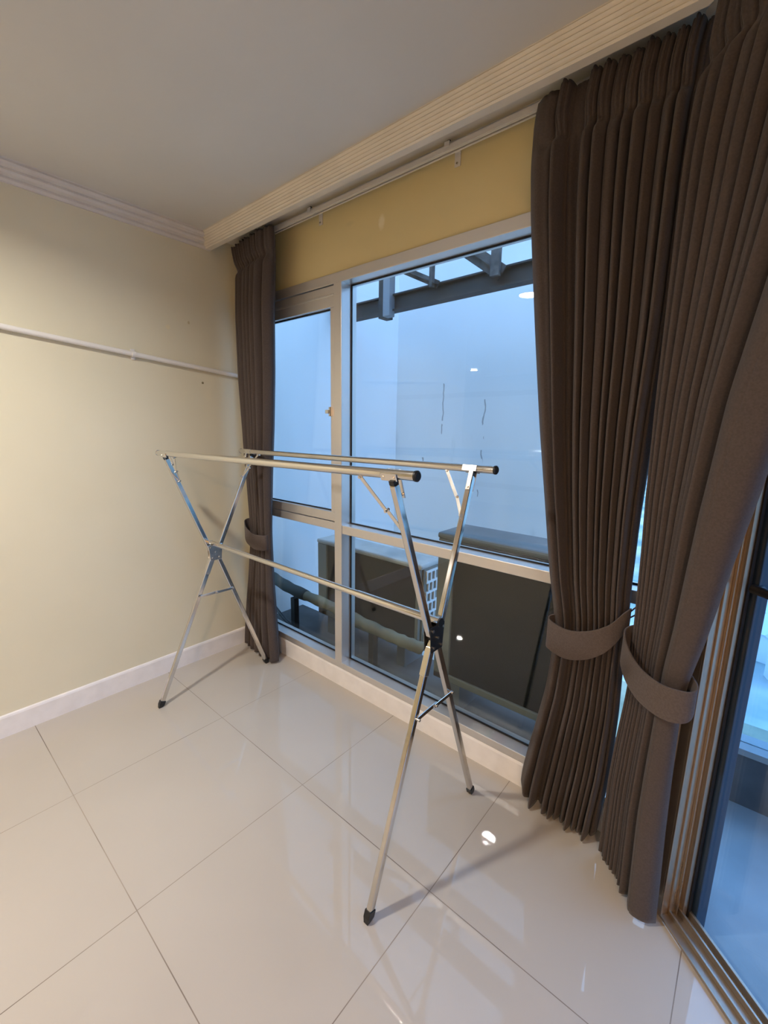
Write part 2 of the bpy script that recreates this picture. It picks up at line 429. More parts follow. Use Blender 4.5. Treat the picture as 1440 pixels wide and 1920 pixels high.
struct(obj('trim_2', sweep(bmesh.new(), [(-0.009, -0.19, 0, -1), (cx, -0.19, h.x, h.y), (e[0], e[1], NX, NY)], cornice_prof(2.285, CEIL, 0.034, 0.004)), M['cornice']),
       'fluted cream cornice pelmet hiding the curtain rail')

# ------------------------------------------------------------------ window
W = thing('window_1', 'long aluminium window with four panes beside the corner', 'window', (1.18, 0.05, 0.104)); W['kind'] = 'structure'
Y0, Y1 = 0.001, 0.10
bm = bmesh.new()
box(bm, 0.03, 2.345, Y0, Y1, 0.104, 0.138); box(bm, 0.03, 2.345, Y0, Y1, 2.022, 2.067)
box(bm, 0.03, 0.078, Y0, Y1, 0.138, 2.022); box(bm, 2.316, 2.345, Y0, Y1, 0.138, 2.022)
part('frame', bm, M['alu'], W, bev=0.002)
part('mullion', B(0.769, 0.820, Y0 - 0.001, Y1, 0.136, 2.024), M['alu'], W, bev=0.002)
part('transom', B(0.820, 2.312, Y0 + 0.002, Y1, 0.846, 0.890), M['alu'], W, bev=0.003)
part('transom', B(0.076, 0.769, Y0 + 0.002, Y1, 0.856, 0.898), M['alu'], W, bev=0.003)
bm = bmesh.new()
sx0, sx1, sz0, sz1 = 0.082, 0.766, 0.902, 2.018
box(bm, sx0, sx1, 0.006, 0.06, sz0, sz0 + 0.047); box(bm, sx0, sx1, 0.006, 0.06, sz1 - 0.092, sz1)
box(bm, sx0, sx0 + 0.03, 0.006, 0.06, sz0 + 0.047, sz1 - 0.092); box(bm, sx1 - 0.027, sx1, 0.006, 0.06, sz0 + 0.047, sz1 - 0.092)
box(bm, sx0 + 0.0, sx1, 0.002, 0.012, sz1 - 0.045, sz1 - 0.035)     # drip step on the top rail
sash = part('sash', bm, M['alu'], W, bev=0.002)
bm = B(0.742, 0.752, -0.012, 0.008, 1.425, 1.47); box(bm, 0.728, 0.75, -0.022, -0.010, 1.438, 1.456)
sub('latch', bm, M['zinc'], sash, bev=0.002)
GX = 0.006
def pane(x0, x1, y, z0, z1):
    o = part('glass_pane', B(x0, x1, y, y + GX, z0, z1), M['glass'], W)
    bm = bmesh.new(); g = 0.006; yy0, yy1 = y - 0.006, y - 0.0005
    box(bm, x0, x1, yy0, yy1, z0, z0 + g); box(bm, x0, x1, yy0, yy1, z1 - g, z1)
    box(bm, x0, x0 + g, yy0, yy1, z0 + g, z1 - g); box(bm, x1 - g, x1, yy0, yy1, z0 + g, z1 - g)
    sub('gasket', bm, M['gasket'], o)
pane(0.820, 2.31, 0.068, 0.890, 2.022)
pane(0.820, 2.31, 0.068, 0.138, 0.846)
pane(0.078, 0.769, 0.068, 0.138, 0.856)
pane(sx0 + 0.03, sx1 - 0.027, 0.035, sz0 + 0.047, sz1 - 0.092)

# ------------------------------------------------------------------ sliding balcony door (slanted wall)
D = thing('door_1', 'sliding glass balcony door with champagne aluminium jamb', 'door', dpt(DL / 2, -0.05, 0)); D['kind'] = 'structure'
JD = 0.075
def dprism(bm, s0, s1, o0, o1, z0, z1):
    return prism(bm, [dpt(s0, o0), dpt(s1, o0), dpt(s1, o1), dpt(s0, o1)], z0, z1)
bm = bmesh.new()
# the jamb: stepped extrusion seen face-on, ridges run its whole height
dprism(bm, -0.03, 0.0, 0.0, -JD, 0.0, 2.12)
for (o0, o1, t) in ((0.0, -0.006, 0.006), (-0.026, -0.034, 0.005), (-0.047, -0.050, 0.008), (-0.062, -0.075, 0.012)):
    dprism(bm, 0.0, t, o0, o1, 0.0, 2.12)
part('jamb', bm, M['bronze'], D, bev=0.001)
part('corner_post', B(2.289, 2.322, -0.155, -0.002, 0.095, 2.10), M['bronze'], D, bev=0.003)
part('gasket', dprism(bmesh.new(), -0.004, 0.016, -JD, -JD - 0.008, 0.0, 2.12), M['gasket'], D)
part('jamb_filler', prism(bmesh.new(), [dpt(-0.03, -0.02), dpt(-0.002, -JD + 0.002), (2.42, -0.02), (2.42, 0.10), (2.347, 0.10), (2.347, -0.0)], 0.0, 2.12), M['dark_paint'], D)
part('outer_post', dprism(bmesh.new(), -0.018, 0.030, -0.088, -0.12, -0.05, 2.12), M['dark_paint'], D, bev=0.002)
bm = bmesh.new()
dprism(bm, 0.0, DL, 0.0, -JD - 0.012, 0.0, 0.006)
for (o0, o1, hh) in ((0.002, -0.004, 0.012), (-0.026, -0.032, 0.02), (-0.056, -0.062, 0.024), (-JD - 0.004, -JD - 0.012, 0.026)):
    dprism(bm, 0.0, DL, o0, o1, 0.006, hh)
part('sill_track', bm, M['sill'], D, bev=0.0008)
part('head_track', dprism(bmesh.new(), 0.0, DL, 0.0, -JD - 0.012, 2.06, 2.12), M['bronze'], D, bev=0.002)
part('jamb', dprism(bmesh.new(), DL - 0.04, DL, 0.0, -JD, 0.0, 2.12), M['bronze'], D, bev=0.002)
bm = bmesh.new(); tube(bm, dpt(0.032, -0.070, 1.008), dpt(0.6, -0.070, 1.008), 0.011, 16); tube(bm, dpt(0.044, -0.070, 1.008), dpt(0.044, -JD - 0.009, 1.008), 0.011, 14); tube(bm, dpt(0.58, -0.070, 1.008), dpt(0.58, -JD - 0.009, 1.008), 0.011, 14)
part('push_bar', bm, M['black_plastic'], D)
part('glass_pane', dprism(bmesh.new(), 0.002, DL - 0.04, -JD - 0.008, -JD - 0.014, 0.02, 2.06), M['glass_door'], D)

# ------------------------------------------------------------------ curtain rails
R_ = thing('curtain_rail', 'white enamel curtain rail on wall brackets above the window', 'curtain rail', (1.2, -0.045, 2.322))
bm = bmesh.new()
box(bm, 0.05, 2.12, -0.058, -0.054, 2.313, 2.334); box(bm, 0.05, 2.12, -0.036, -0.032, 2.313, 2.334)
box(bm, 0.05, 2.12, -0.058, -0.032, 2.331, 2.335); box(bm, 0.05, 2.12, -0.056, -0.049, 2.311, 2.3145); box(bm, 0.05, 2.12, -0.041, -0.034, 2.311, 2.3145)
part('rail', bm, M['rail_white'], R_, bev=0.0006)
for bx in (0.675, 1.405, 2.02, 0.12):
    bm = B(bx - 0.012, bx + 0.012, 0.008, 0.0115, 2.292, 2.345)
    box(bm, bx - 0.010, bx + 0.010, -0.064, 0.009, 2.3365, 2.3395)
    box(bm, bx - 0.010, bx + 0.010, -0.064, -0.061, 2.322, 2.338)
    br = part('bracket', bm, M['rail_white'], R_, bev=0.0008)
    sub('screw', tube(bmesh.new(), (bx, 0.0085, 2.302), (bx, 0.004, 2.302), 0.0035, 12), M['zinc'], br)
    sub('clamp_bolt', tube(bmesh.new(), (bx, -0.05, 2.339), (bx, -0.05, 2.347), 0.006, 10), M['black_plastic'], br)
R2 = thing('curtain_rail', 'white curtain rail over the balcony door behind the right curtain', 'curtain rail', dpt(0.5, 0.06, 2.322))
part('rail', dprism(bmesh.new(), -0.2, DL - 0.2, 0.045, 0.07, 2.311, 2.335), M['rail_white'], R2, bev=0.001)
for s in (-0.1, 0.5, 1.2, 1.7):
    part('bracket', dprism(bmesh.new(), s - 0.01, s + 0.01, 0.0, 0.065, 2.334, 2.339), M['rail_white'], R2)

# ------------------------------------------------------------------ curtains
def interp(rows, z, k):
    if z >= rows[0][0]: return rows[0][k]
    for a, b in zip(rows, rows[1:]):
        if a[0] >= z >= b[0]:
            t = (a[0] - z) / (a[0] - b[0]); return a[k] + (b[k] - a[k]) * t
    return rows[-1][k]
def smooth_interp(rows, z, k):
    return (interp(rows, z + 0.03, k) + interp(rows, z, k) * 2 + interp(rows, z - 0.03, k)) / 4

def drape(rows, to_plan, valleys, amp, seed, bulge=None, zt=2.30, zb=0.012, hem=None, flat_last=0.0, skew={}, scale={}, xs=None, flat_pow=None):
    """rows: (z, left, right, offset) ; to_plan(s, off)->(x,y)"""
    rnd = random.Random(seed)
    nf = len(valleys) - 1
    hs = [rnd.uniform(0.75, 1.2) for _ in range(nf)]
    ph = [rnd.uniform(0, 6.28) for _ in range(nf)]
    for k_, v_ in scale.items(): hs[k_] = v_
    us = []
    for i in range(nf):
        n = 12 if i < nf - 1 or not flat_last else 44
        for k in range(n): us.append((i, k / n))
    us.append((nf - 1, 1.0))
    zs = []
    z = zt
    while z > zb + 1e-6:
        zs.append(z); z -= 0.012 if z > 2.1 else 0.022
    zs.append(zb)
    zp = zt - 0.115                                   # pinch height of the pleats
    bm = bmesh.new(); grid = []
    for z in zs:
        l, r, off = smooth_interp(rows, z, 1), smooth_interp(rows, z, 2), smooth_interp(rows, z, 3)
        a = interp(amp, z, 1)
        row = []
        pin = math.exp(-((z - zp) / 0.022) ** 2)
        head = 1.0 if z > zp else 0.0
        for (i, t) in us:
            v0, v1 = valleys[i], valleys[i + 1]
            wv = 0.010 * math.sin(z * 3.1 + ph[i]) * (v1 - v0) * 4
            tt = t ** skew.get(i, 1.0)
            if head:                                   # header: stiff triple fins
                ridge = 0.62 * abs(math.sin(PI * tt)) ** 0.8 + 0.22 * abs(math.sin(3 * PI * tt)) ** 0.7
                rr = ridge * hs[i] * (1 - 0.55 * pin)
            else:
                rr = (abs(math.sin(PI * tt)) ** 0.55) * hs[i] * (1 - 0.6 * pin)
                if flat_pow and i == nf - 1:
                    rr = (abs(math.sin(PI * tt)) ** flat_pow) * hs[i] * (1 - 0.6 * pin) - 0.05 * math.exp(-((tt - 0.55) / 0.018) ** 2)
                rr += 0.10 * math.sin(2 * PI * tt + ph[i] + z * 1.2) * abs(math.sin(PI * tt))
            k = a * min(1.6, (v1 - v0) * nf) ** 0.55
            if flat_last and i == nf - 1:
                k *= flat_last
            u = v0 + (v1 - v0) * (t + wv * abs(math.sin(PI * tt)))
            o = off + k * rr
            if bulge: o += bulge(u, z)
            zz = z
            if z < 0.3 and hem: zz = z + hem(u) * (1 - z / 0.3)
            x, y = to_plan(l + (r - l) * u if xs is None else l + (r - l) * xs(u)[0] + xs(u)[1], o)
            row.append(bm.verts.new((x, y, zz)))
        grid.append(row)
    for A, C in zip(grid, grid[1:]):
        for k in range(len(us) - 1):
            f = bm.faces.new((A[k], A[k + 1], C[k + 1], C[k])); f.smooth = True
    return bm

def add_cloth(root, bm, name='drape', m='fabric', th=0.0022):
    o = part(name, bm, M[m], root, True)
    md = o.modifiers.new('thick', 'SOLIDIFY'); md.thickness = th; md.offset = 0
    return o

def tieback(root, path, hgt, th=0.004):
    """ribbon following closed-ish path of (x,y,z), tapering at both ends"""
    bm = bmesh.new(); n = len(path); prev = None
    for i, (x, y, z, k) in enumerate(path):
        hh = hgt * k / 2
        cur = [bm.verts.new((x, y, z + hh * f)) for f in (-1, -0.94, -0.4, 0.2, 0.7, 0.94, 1)]
        if prev:
            for a in range(len(cur) - 1):
                f = bm.faces.new((prev[a], cur[a], cur[a + 1], prev[a + 1])); f.smooth = True
        prev = cur
    o = part('tieback', bm, M['tie'], root, True)
    md = o.modifiers.new('thick', 'SOLIDIFY'); md.thickness = th; md.offset = 1
    return o

def catmull(pts, n=10):
    out = []
    P = [pts[0]] + list(pts) + [pts[-1]]
    for i in range(1, len(P) - 2):
        for k in range(n):
            t = k / n
            out.append(tuple(0.5 * ((2 * P[i][j]) + (P[i + 1][j] - P[i - 1][j]) * t + (2 * P[i - 1][j] - 5 * P[i][j] + 4 * P[i + 1][j] - P[i + 2][j]) * t * t +
                                    (3 * P[i][j] - P[i - 1][j] - 3 * P[i + 1][j] + P[i + 2][j]) * t ** 3) for j in range(len(P[i]))))
    out.append(tuple(pts[-1]))
    return out

straight = lambda s, o: (s, -o)
slant = lambda s, o: dpt(s, o)

# middle curtain: right end of the window
C1 = thing('curtain', 'taupe pleated curtain hanging at the right end of the window, tied at knee height', 'curtain', (1.97, -0.1, 0.012), 'taupe pleated curtains')
rows1 = [(2.3, 1.742, 2.17, 0.096), (2.27, 1.73, 2.1596, 0.094), (2.14, 1.727, 2.1527, 0.088), (2.0, 1.737, 2.1487, 0.084), (1.885, 1.75, 2.1471, 0.082), (1.64, 1.779, 2.1436, 0.076), (1.385, 1.811, 2.1316, 0.069), (1.116, 1.851, 2.1242, 0.062), (0.906, 1.881, 2.1242, 0.056), (0.765, 1.909, 2.128, 0.052), (0.671, 1.914, 2.128, 0.05), (0.485, 1.9, 2.132, 0.042), (0.249, 1.861, 2.128, 0.032), (0.074, 1.838, 2.114, 0.026), (0.0, 1.835, 2.108, 0.024)]
amp1 = [(2.3, 0.055), (2.0, 0.066), (1.2, 0.060), (0.72, 0.030), (0.3, 0.052), (0.0, 0.060)]
v1 = [0, 0.165, 0.25, 0.345, 0.42, 0.495, 0.57, 0.645, 0.72, 0.79, 0.86, 0.93, 1.0]
add_cloth(C1, drape(rows1, straight, v1, amp1, 3, hem=lambda u: 0.045 * max(0, 0.16 - u) / 0.16, skew={0: 1.6, 11: 0.6}, scale={0: 0.42, 1: 1.05, 2: 0.10, 11: 0.45}))
pts = [(2.10, -0.035, 0.80, 0.8), (2.02, -0.035, 0.75, 1), (1.935, -0.042, 0.72, 1), (1.905, -0.070, 0.717, 1), (1.915, -0.105, 0.714, 1), (1.975, -0.126, 0.708, 1), (2.035, -0.124, 0.724, 0.97),
       (2.085, -0.112, 0.758, 0.9), (2.118, -0.092, 0.806, 0.78), (2.132, -0.074, 0.832, 0.55)]
tieback(C1, catmull(pts), 0.098)
bm = bmesh.new()
path_tube(bm, catmull([(2.131, -0.074, 0.845), (2.145, -0.06, 0.862), (2.16, -0.045, 0.868), (2.172, -0.03, 0.866), (2.165, -0.03, 0.852), (2.148, -0.052, 0.838), (2.133, -0.072, 0.828)], 6), 0.0022, 8)
part('tie_loop', bm, M['fabric'], C1, True)
bm = bmesh.new(); tube(bm, (2.172, 0.0, 0.862), (2.172, -0.034, 0.862), 0.003, 10); tube(bm, (2.172, -0.034, 0.862), (2.172, -0.038, 0.88), 0.003, 10)
part('hook', bm, M['zinc'], C1)

# right curtain: in front of the slanted door wall
C2 = thing('curtain', 'nearest taupe pleated curtain, bunched against the balcony door jamb at right', 'curtain', dpt(-0.05, 0.1, 0.012), 'taupe pleated curtains')
rows2 = [(2.3, -0.125, 0.45, 0.083), (2.2, -0.145, 0.4278, 0.078), (2.1, -0.16, 0.3906, 0.076), (1.97, -0.166, 0.3427, 0.074), (1.7, -0.167, 0.2487, 0.068), (1.445, -0.166, 0.166, 0.064), (1.24, -0.163, 0.1268, 0.06), (1.05, -0.159, 0.088, 0.058), (0.886, -0.16, 0.0579, 0.056), (0.756, -0.162, 0.0266, 0.054), (0.68, -0.158, 0.0175, 0.052), (0.6, -0.165, 0.0153, 0.048), (0.45, -0.18, 0.0163, 0.044), (0.31, -0.19, 0.0177, 0.04), (0.14, -0.197, 0.0215, 0.034), (0.0, -0.2, 0.025, 0.03)]
amp2 = [(2.3, 0.045), (2.0, 0.054), (1.2, 0.05), (0.72, 0.026), (0.3, 0.042), (0.0, 0.046)]
v2 = [0, 0.07, 0.14, 0.205, 0.27, 0.335, 0.40, 0.475, 0.56, 0.66, 1.0]
add_cloth(C2, drape(rows2, slant, v2, amp2, 11, flat_last=0.8, flat_pow=0.30))
pts = [(-0.09, 0.035, 0.79, 1), (-0.15, 0.045, 0.785, 1), (-0.172, 0.072, 0.775, 1), (-0.160, 0.098, 0.762, 1), (-0.11, 0.116, 0.735, 1), (-0.05, 0.122, 0.715, 1), (0.01, 0.116, 0.710, 1), (0.048, 0.098, 0.714, 1), (0.062, 0.072, 0.722, 0.9), (0.045, 0.05, 0.74, 0.7), (-0.02, 0.036, 0.76, 0.6)]
tieback(C2, [(*dpt(a, b), z, k) for a, b, z, k in catmull(pts)], 0.088)

# left curtain: in the corner
C0 = thing('curtain', 'narrow dark taupe curtain in the corner by the yellow wall, left of the window', 'curtain', (0.2, -0.1, 0.012), 'taupe pleated curtains')
rows0 = [(2.3, 0.066, 0.48, 0.073), (2.17, 0.105, 0.472, 0.068), (1.95, 0.088, 0.445, 0.063), (1.65, 0.08, 0.428, 0.058), (1.37, 0.092, 0.4, 0.053), (1.1, 0.1, 0.365, 0.048), (0.78, 0.098, 0.333, 0.043), (0.69, 0.094, 0.334, 0.043), (0.45, 0.068, 0.342, 0.043), (0.2, 0.03, 0.36, 0.043), (0.05, 0.012, 0.373, 0.043), (0.0, 0.012, 0.375, 0.043)]
amp0 = [(2.3, 0.04), (2.0, 0.05), (1.2, 0.046), (0.74, 0.026), (0.3, 0.044), (0.0, 0.05)]
v0 = [0, 0.10, 0.20, 0.31, 0.42, 0.54, 0.67, 0.80, 1.0]
add_cloth(C0, drape(rows0, straight, v0, amp0, 5, bulge=lambda u, z: (0.040 * min(u / 0.7, 1)) if u < 0.80 else 0.040 - 0.070 * (u - 0.80) / 0.20, flat_last=0.06,
                    xs=lambda u: (u / 0.8, 0.0) if u < 0.8 else (1.0, -0.085 * (u - 0.8) / 0.2)))
pts = [(0.20, -0.028, 0.76, 1), (0.12, -0.034, 0.78, 1), (0.090, -0.06, 0.785, 1), (0.098, -0.095, 0.778, 1), (0.155, -0.126, 0.755, 1), (0.205, -0.134, 0.738, 1), (0.262, -0.137, 0.728, 1), (0.318, -0.120, 0.728, 1), (0.322, -0.095, 0.732, 1), (0.262, -0.030, 0.745, 1), (0.245, -0.022, 0.748, 1), (0.21, -0.022, 0.755, 1)]
tieback(C0, catmull(pts), 0.088)

# ------------------------------------------------------------------ conduit on the left wall
K = thing('conduit_pipe', 'thin white plastic conduit running across the yellow left wall', 'pipe', (0.006, -1.1, 1.70))
za, zb2 = 1.654, 1.852
bm = bmesh.new(); tube(bm, (0.006, -2.38, zb2), (0.006, -0.02, za), 0.0115, 20)
part('tube', bm, M['white_plastic'], K)
def zc(y): return za + (zb2 - za) * (-0.02 - y) / 2.36
for yy in (-0.60, -1.55, -2.2):
    bm = bmesh.new(); tube(bm, (0.006, yy - 0.009, zc(yy)), (0.006, yy + 0.009, zc(yy)), 0.0138, 20)
    box(bm, -0.0095, -0.004, yy - 0.009, yy + 0.009, zc(yy) - 0.024, zc(yy) + 0.024)
    part('clip', bm, M['white_plastic'], K)

# ------------------------------------------------------------------ folding drying rack
RK = thing('drying_rack', 'folding stainless steel clothes drying rack standing in front of the window', 'drying rack', (1.0, -0.43, 0))
XL, XR = 0.297, 1.697
side = {
    'L': dict(x=XL, f=(-0.722, -0.128), fx=(0.286, 0.318), j=(-0.400, 0.738), tf=(-0.607, 1.228), tb=(-0.172, 1.226), tx=(0.296, 0.312)),
    'R': dict(x=XR, f=(-0.744, -0.152), fx=(1.698, 1.694), j=(-0.464, 0.772), tf=(-0.668, 1.250), tb=(-0.284, 1.243), tx=(1.698, 1.694)),
}
LW, LT = 0.021, 0.017            # leg section: in the frame plane, across it
def foot_cap(bm, a, d, x):
    return bm
for key, S in side.items():
    x = S['x']; sgn = -1 if key == 'L' else 1
    jy, jz = S['j']
    # joint geometry: the arms end above the joint plate, the legs start below it
    uf = Vector((x, jy - 0.032, jz + 0.032)); ub = Vector((x, jy + 0.032, jz + 0.030))
    lf = Vector((x, jy - 0.020, jz - 0.045)); lb = Vector((x, jy + 0.020, jz - 0.045))
    for k, (U, tp, tx) in enumerate(((uf, S['tf'], S['tx'][0]), (ub, S['tb'], S['tx'][1]))):
        T = Vector((tx, tp[0], tp[1] - 0.012)); d = (T - U).normalized()
        a = part('arm', obox(bmesh.new(), U - d * 0.03, T, LT, LW), M['steel_leg'], RK, bev=0.003)
        sub('end_plug', obox(bmesh.new(), T + d * 0.0005, T + d * 0.012, LT * 0.9, LW * 0.9), M['black_plastic'], a)
    for k, (U, fy, fx) in enumerate(((lf, S['f'][0], S['fx'][0]), (lb, S['f'][1], S['fx'][1]))):
        G = Vector((fx, fy, 0.0)); d = (G - U).normalized()
        E = G - d * (0.030)
        l = part('leg', obox(bmesh.new(), U - d * 0.035, E, LT, LW), M['steel_leg'], RK, bev=0.003)
        if k == 0:
            sub('sleeve', obox(bmesh.new(), U - d * 0.012, U + d * 0.075, LT + 0.003, LW + 0.003), M['zinc'], l, bev=0.002)
        # pointed black foot cap, cut level at the floor
        bm = bmesh.new(); t = Vector((1, 0, 0)).cross(d).normalized()
        ring = []
        for (i, j) in ((-1, -1), (1, -1), (1, 1), (-1, 1)):
            ring.append(E + Vector((1, 0, 0)) * (LT / 2 + 0.002) * i + t * (LW / 2 + 0.002) * j - d * 0.004)
        low = []
        for pnt in ring:
            pp = pnt + d * 0.020
            low.append(Vector((pp.x, pp.y, max(pp.z, 0.004))))
        tip = [Vector((G.x + i * LT * 0.45, G.y + j * LW * 0.42, 0.0)) for i in (-1, 1) for j in (-1, 1)]
        hull_solid(bm, ring + low + tip)
        sub('foot_cap', bm, M['black_plastic'], l, bev=0.001)
    # sleeve and joint plate
    bm = bmesh.new(); xo = x + sgn * (LT / 2 + 0.003)
    for q_ in (-1, 1):
        px = x + q_ * (LT / 2 + 0.0025)
        hull_solid(bm, [Vector((px + e_ * 0.0012, jy + a, jz + b)) for e_ in (-1, 1) for a, b in ((-0.038, 0.034), (0.038, 0.034), (0.030, -0.048), (-0.030, -0.048))])
    box(bm, x - LT / 2, x + LT / 2, jy - 0.022, jy + 0.022, jz - 0.012, jz + 0.012)
    jb = part('joint_bracket', bm, M['black_plastic'] if key == 'R' else M['zinc'], RK, bev=0.001)
    for a, b in ((-0.026, 0.022), (0.026, 0.022), (-0.018, -0.034), (0.018, -0.034), (0.0, -0.006)):
        sub('bolt', tube(bmesh.new(), (x - LT / 2 - 0.008, jy + a, jz + b), (x + LT / 2 + 0.008, jy + a, jz + b), 0.0042, 12), M['zinc'], jb)
    # folding stretcher between the lower legs
    zf = 0.29 if key == 'R' else 0.30
    zf = jz * 0.70
    def on(U, fy, z): t = (U.z - z) / U.z; return U.y + (fy - U.y) * t
    ya, yb = on(lf, S['f'][0], zf), on(lb, S['f'][1], zf)
    bm = bmesh.new(); xs = x + LT / 2 + 0.004
    obox(bm, (xs, ya, zf), (xs, (ya + yb) / 2 + 0.008, zf + 0.002), 0.003, 0.013); obox(bm, (xs + 0.0035, (ya + yb) / 2 - 0.008, zf + 0.001), (xs + 0.0035, yb, zf), 0.003, 0.013)
    st = part('stretcher', bm, M['steel_leg'], RK, bev=0.001)
    for yy in (ya, (ya + yb) / 2, yb): sub('rivet', tube(bmesh.new(), (xs - 0.004, yy, zf), (xs + 0.009, yy, zf), 0.004, 12), M['zinc'], st)
# top bars
def bar(a, b, r, caps=True):
    a, b = Vector(a), Vector(b); d = (b - a).normalized()
    o = part('top_bar', tube(bmesh.new(), a, b, r, 32), M['steel'], RK)
    for P, e in ((a, -d), (b, d)):
        bm = bmesh.new(); tube(bm, P - e * 0.002, P + e * 0.003, r + 0.0012, 28); tube(bm, P + e * 0.003, P + e * 0.006, r + 0.0012, 28, r * 0.8)
        sub('end_cap', bm, M['black_plastic'] if e.x > 0 else M['zinc'], o)
    return o
FA, FB = Vector((0.215, -0.607, 1.240)), Vector((1.764, -0.668, 1.263))
BA, BB = Vector((0.213, -0.172, 1.238)), Vector((1.772, -0.284, 1.255))
bar(FA, FB, 0.0122); bar(BA, BB, 0.0122)
# hinge brackets and folding braces under the bars
def bar_at(A, Bp, x): t = (x - A.x) / (Bp.x - A.x); return A + (Bp - A) * t
for (A, Bp, key, top, j) in ((FA, FB, 'R', 'tf', -1), (BA, BB, 'R', 'tb', 1), (FA, FB, 'L', 'tf', -1), (BA, BB, 'L', 'tb', 1)):
    S = side[key]; x = S['x']; sg = -1 if key == 'R' else 1
    P = bar_at(A, Bp, x)
    U = Vector((x, S['j'][0] + j * 0.032, S['j'][1] + 0.031)); d = (P - U).normalized()      # along the arm, upwards
    t = Vector((1, 0, 0)).cross(d).normalized()
    bm = bmesh.new()
    for q_ in (-1, 1):
        o_ = t * (q_ * (LW / 2 + 0.0022))
        # T-plate: along the bar and down the arm
        obox(bm, P + o_ * 1.12 + Vector((sg * 0.034, 0, -0.002)), P + o_ * 1.12 + Vector((-sg * 0.016, 0, -0.002)), 0.0022, 0.020, t)
        obox(bm, P + o_ - d * 0.070, P + o_ - d * 0.004, 0.0022, 0.015, t)
    hb = part('hinge_bracket', bm, M['zinc'], RK, bev=0.001)
    for c in (P + Vector((sg * 0.026, 0, -0.002)), P + Vector((-sg * 0.006, 0, -0.002)), P - d * 0.060):
        sub('rivet', tube(bmesh.new(), c - t * 0.017, c + t * 0.017, 0.0038, 12), M['zinc'], hb)
    # folding brace
    if key == 'R': ds, dn = (0.118 if j < 0 else 0.10), (0.175 if j < 0 else 0.15)
    else: ds, dn = 0.10, 0.14
    Q1 = bar_at(A, Bp, x + sg * ds) + Vector((0, 0, -0.013)); Q3 = P - d * dn + Vector((sg * (LT / 2 + 0.001), 0, 0))
    Q2 = (Q1 * 0.48 + Q3 * 0.52) + Vector((-sg * 0.010, 0, -0.008))
    bm = bmesh.new()
    obox(bm, Q1 + t * 0.002, Q2 + t * 0.002, 0.0026, 0.012, t); obox(bm, Q2 - t * 0.0015, Q3 - t * 0.0015, 0.0026, 0.012, t)
    fb = part('brace', bm, M['zinc'], RK, bev=0.0008)
    for c in (Q1, Q2, Q3): sub('rivet', tube(bmesh.new(), c - t * 0.008, c + t * 0.008, 0.0042, 12), M['zinc'], fb)
# lower crossbar
CA, CB = Vector((0.275, -0.404, 0.776)), Vector((1.716, -0.464, 0.816))
cb = part('crossbar', tube(bmesh.new(), CA, CB, 0.0112, 32), M['steel'], RK)
xm = bar_at(CA, CB, 1.38); xm2 = bar_at(CA, CB, 1.40)
sub('telescopic_collar', tube(bmesh.new(), bar_at(CA, CB, 1.37), bar_at(CA, CB, 1.715), 0.0128, 32), M['steel'], cb)
bm = bmesh.new(); tube(bm, CB, CB + (CB - CA).normalized() * 0.005, 0.0132, 24)
sub('end_cap', bm, M['black_plastic'], cb)
bm = bmesh.new(); tube(bm, CA, CA - (CB - CA).normalized() * 0.005, 0.012, 24)
sub('end_cap', bm, M['zinc'], cb)

# ------------------------------------------------------------------ outside: balcony, walls, condensers
struct(obj('floor_ledge', B(-0.3, 2.04, 0.13, 0.64, -0.25, -0.05), M['ledge']), 'concrete ledge under the condensers, coloured dark for their shade')
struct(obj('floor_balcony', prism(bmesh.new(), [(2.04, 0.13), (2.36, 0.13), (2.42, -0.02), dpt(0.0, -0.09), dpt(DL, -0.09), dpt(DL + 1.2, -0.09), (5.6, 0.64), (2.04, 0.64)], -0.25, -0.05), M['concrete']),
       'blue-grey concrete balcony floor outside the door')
struct(obj('ceiling_skyblock', prism(bmesh.new(), [(1.9, 0.13), (2.42, 0.13), (2.47, 0.0), dpt(0.0, -0.16), dpt(DL, -0.16), dpt(DL + 1.2, -0.16), (5.6, 0.64), (1.9, 0.64)], 2.5, 2.65), M['concrete']), 'unseen slab over the balcony, added to hold back sky light')  # added out of view to keep blue sky light from the door
struct(obj('wall_outside', B(-2.0, 1.60, 1.8, 2.0, -3.0, 6.0), M['outer_wall']), 'weathered pale wall of the neighbouring building outside the window')
struct(obj('wall_side', B(-0.5, -0.3, 0.13, 1.8, -3.0, 5.0), M['outer_wall_skylit']), 'side wall outside the left panes, open-sky brightness in its colour')
K1 = struct(obj('trim_3', B(2.08, 5.6, 0.545, 0.64, -0.05, 0.165), M['kerb']), 'dark balcony kerb')
struct(obj('trim_4', B(2.07, 5.6, 0.535, 0.65, 0.165, 0.19), M['coping']), 'pale coping on the balcony kerb')

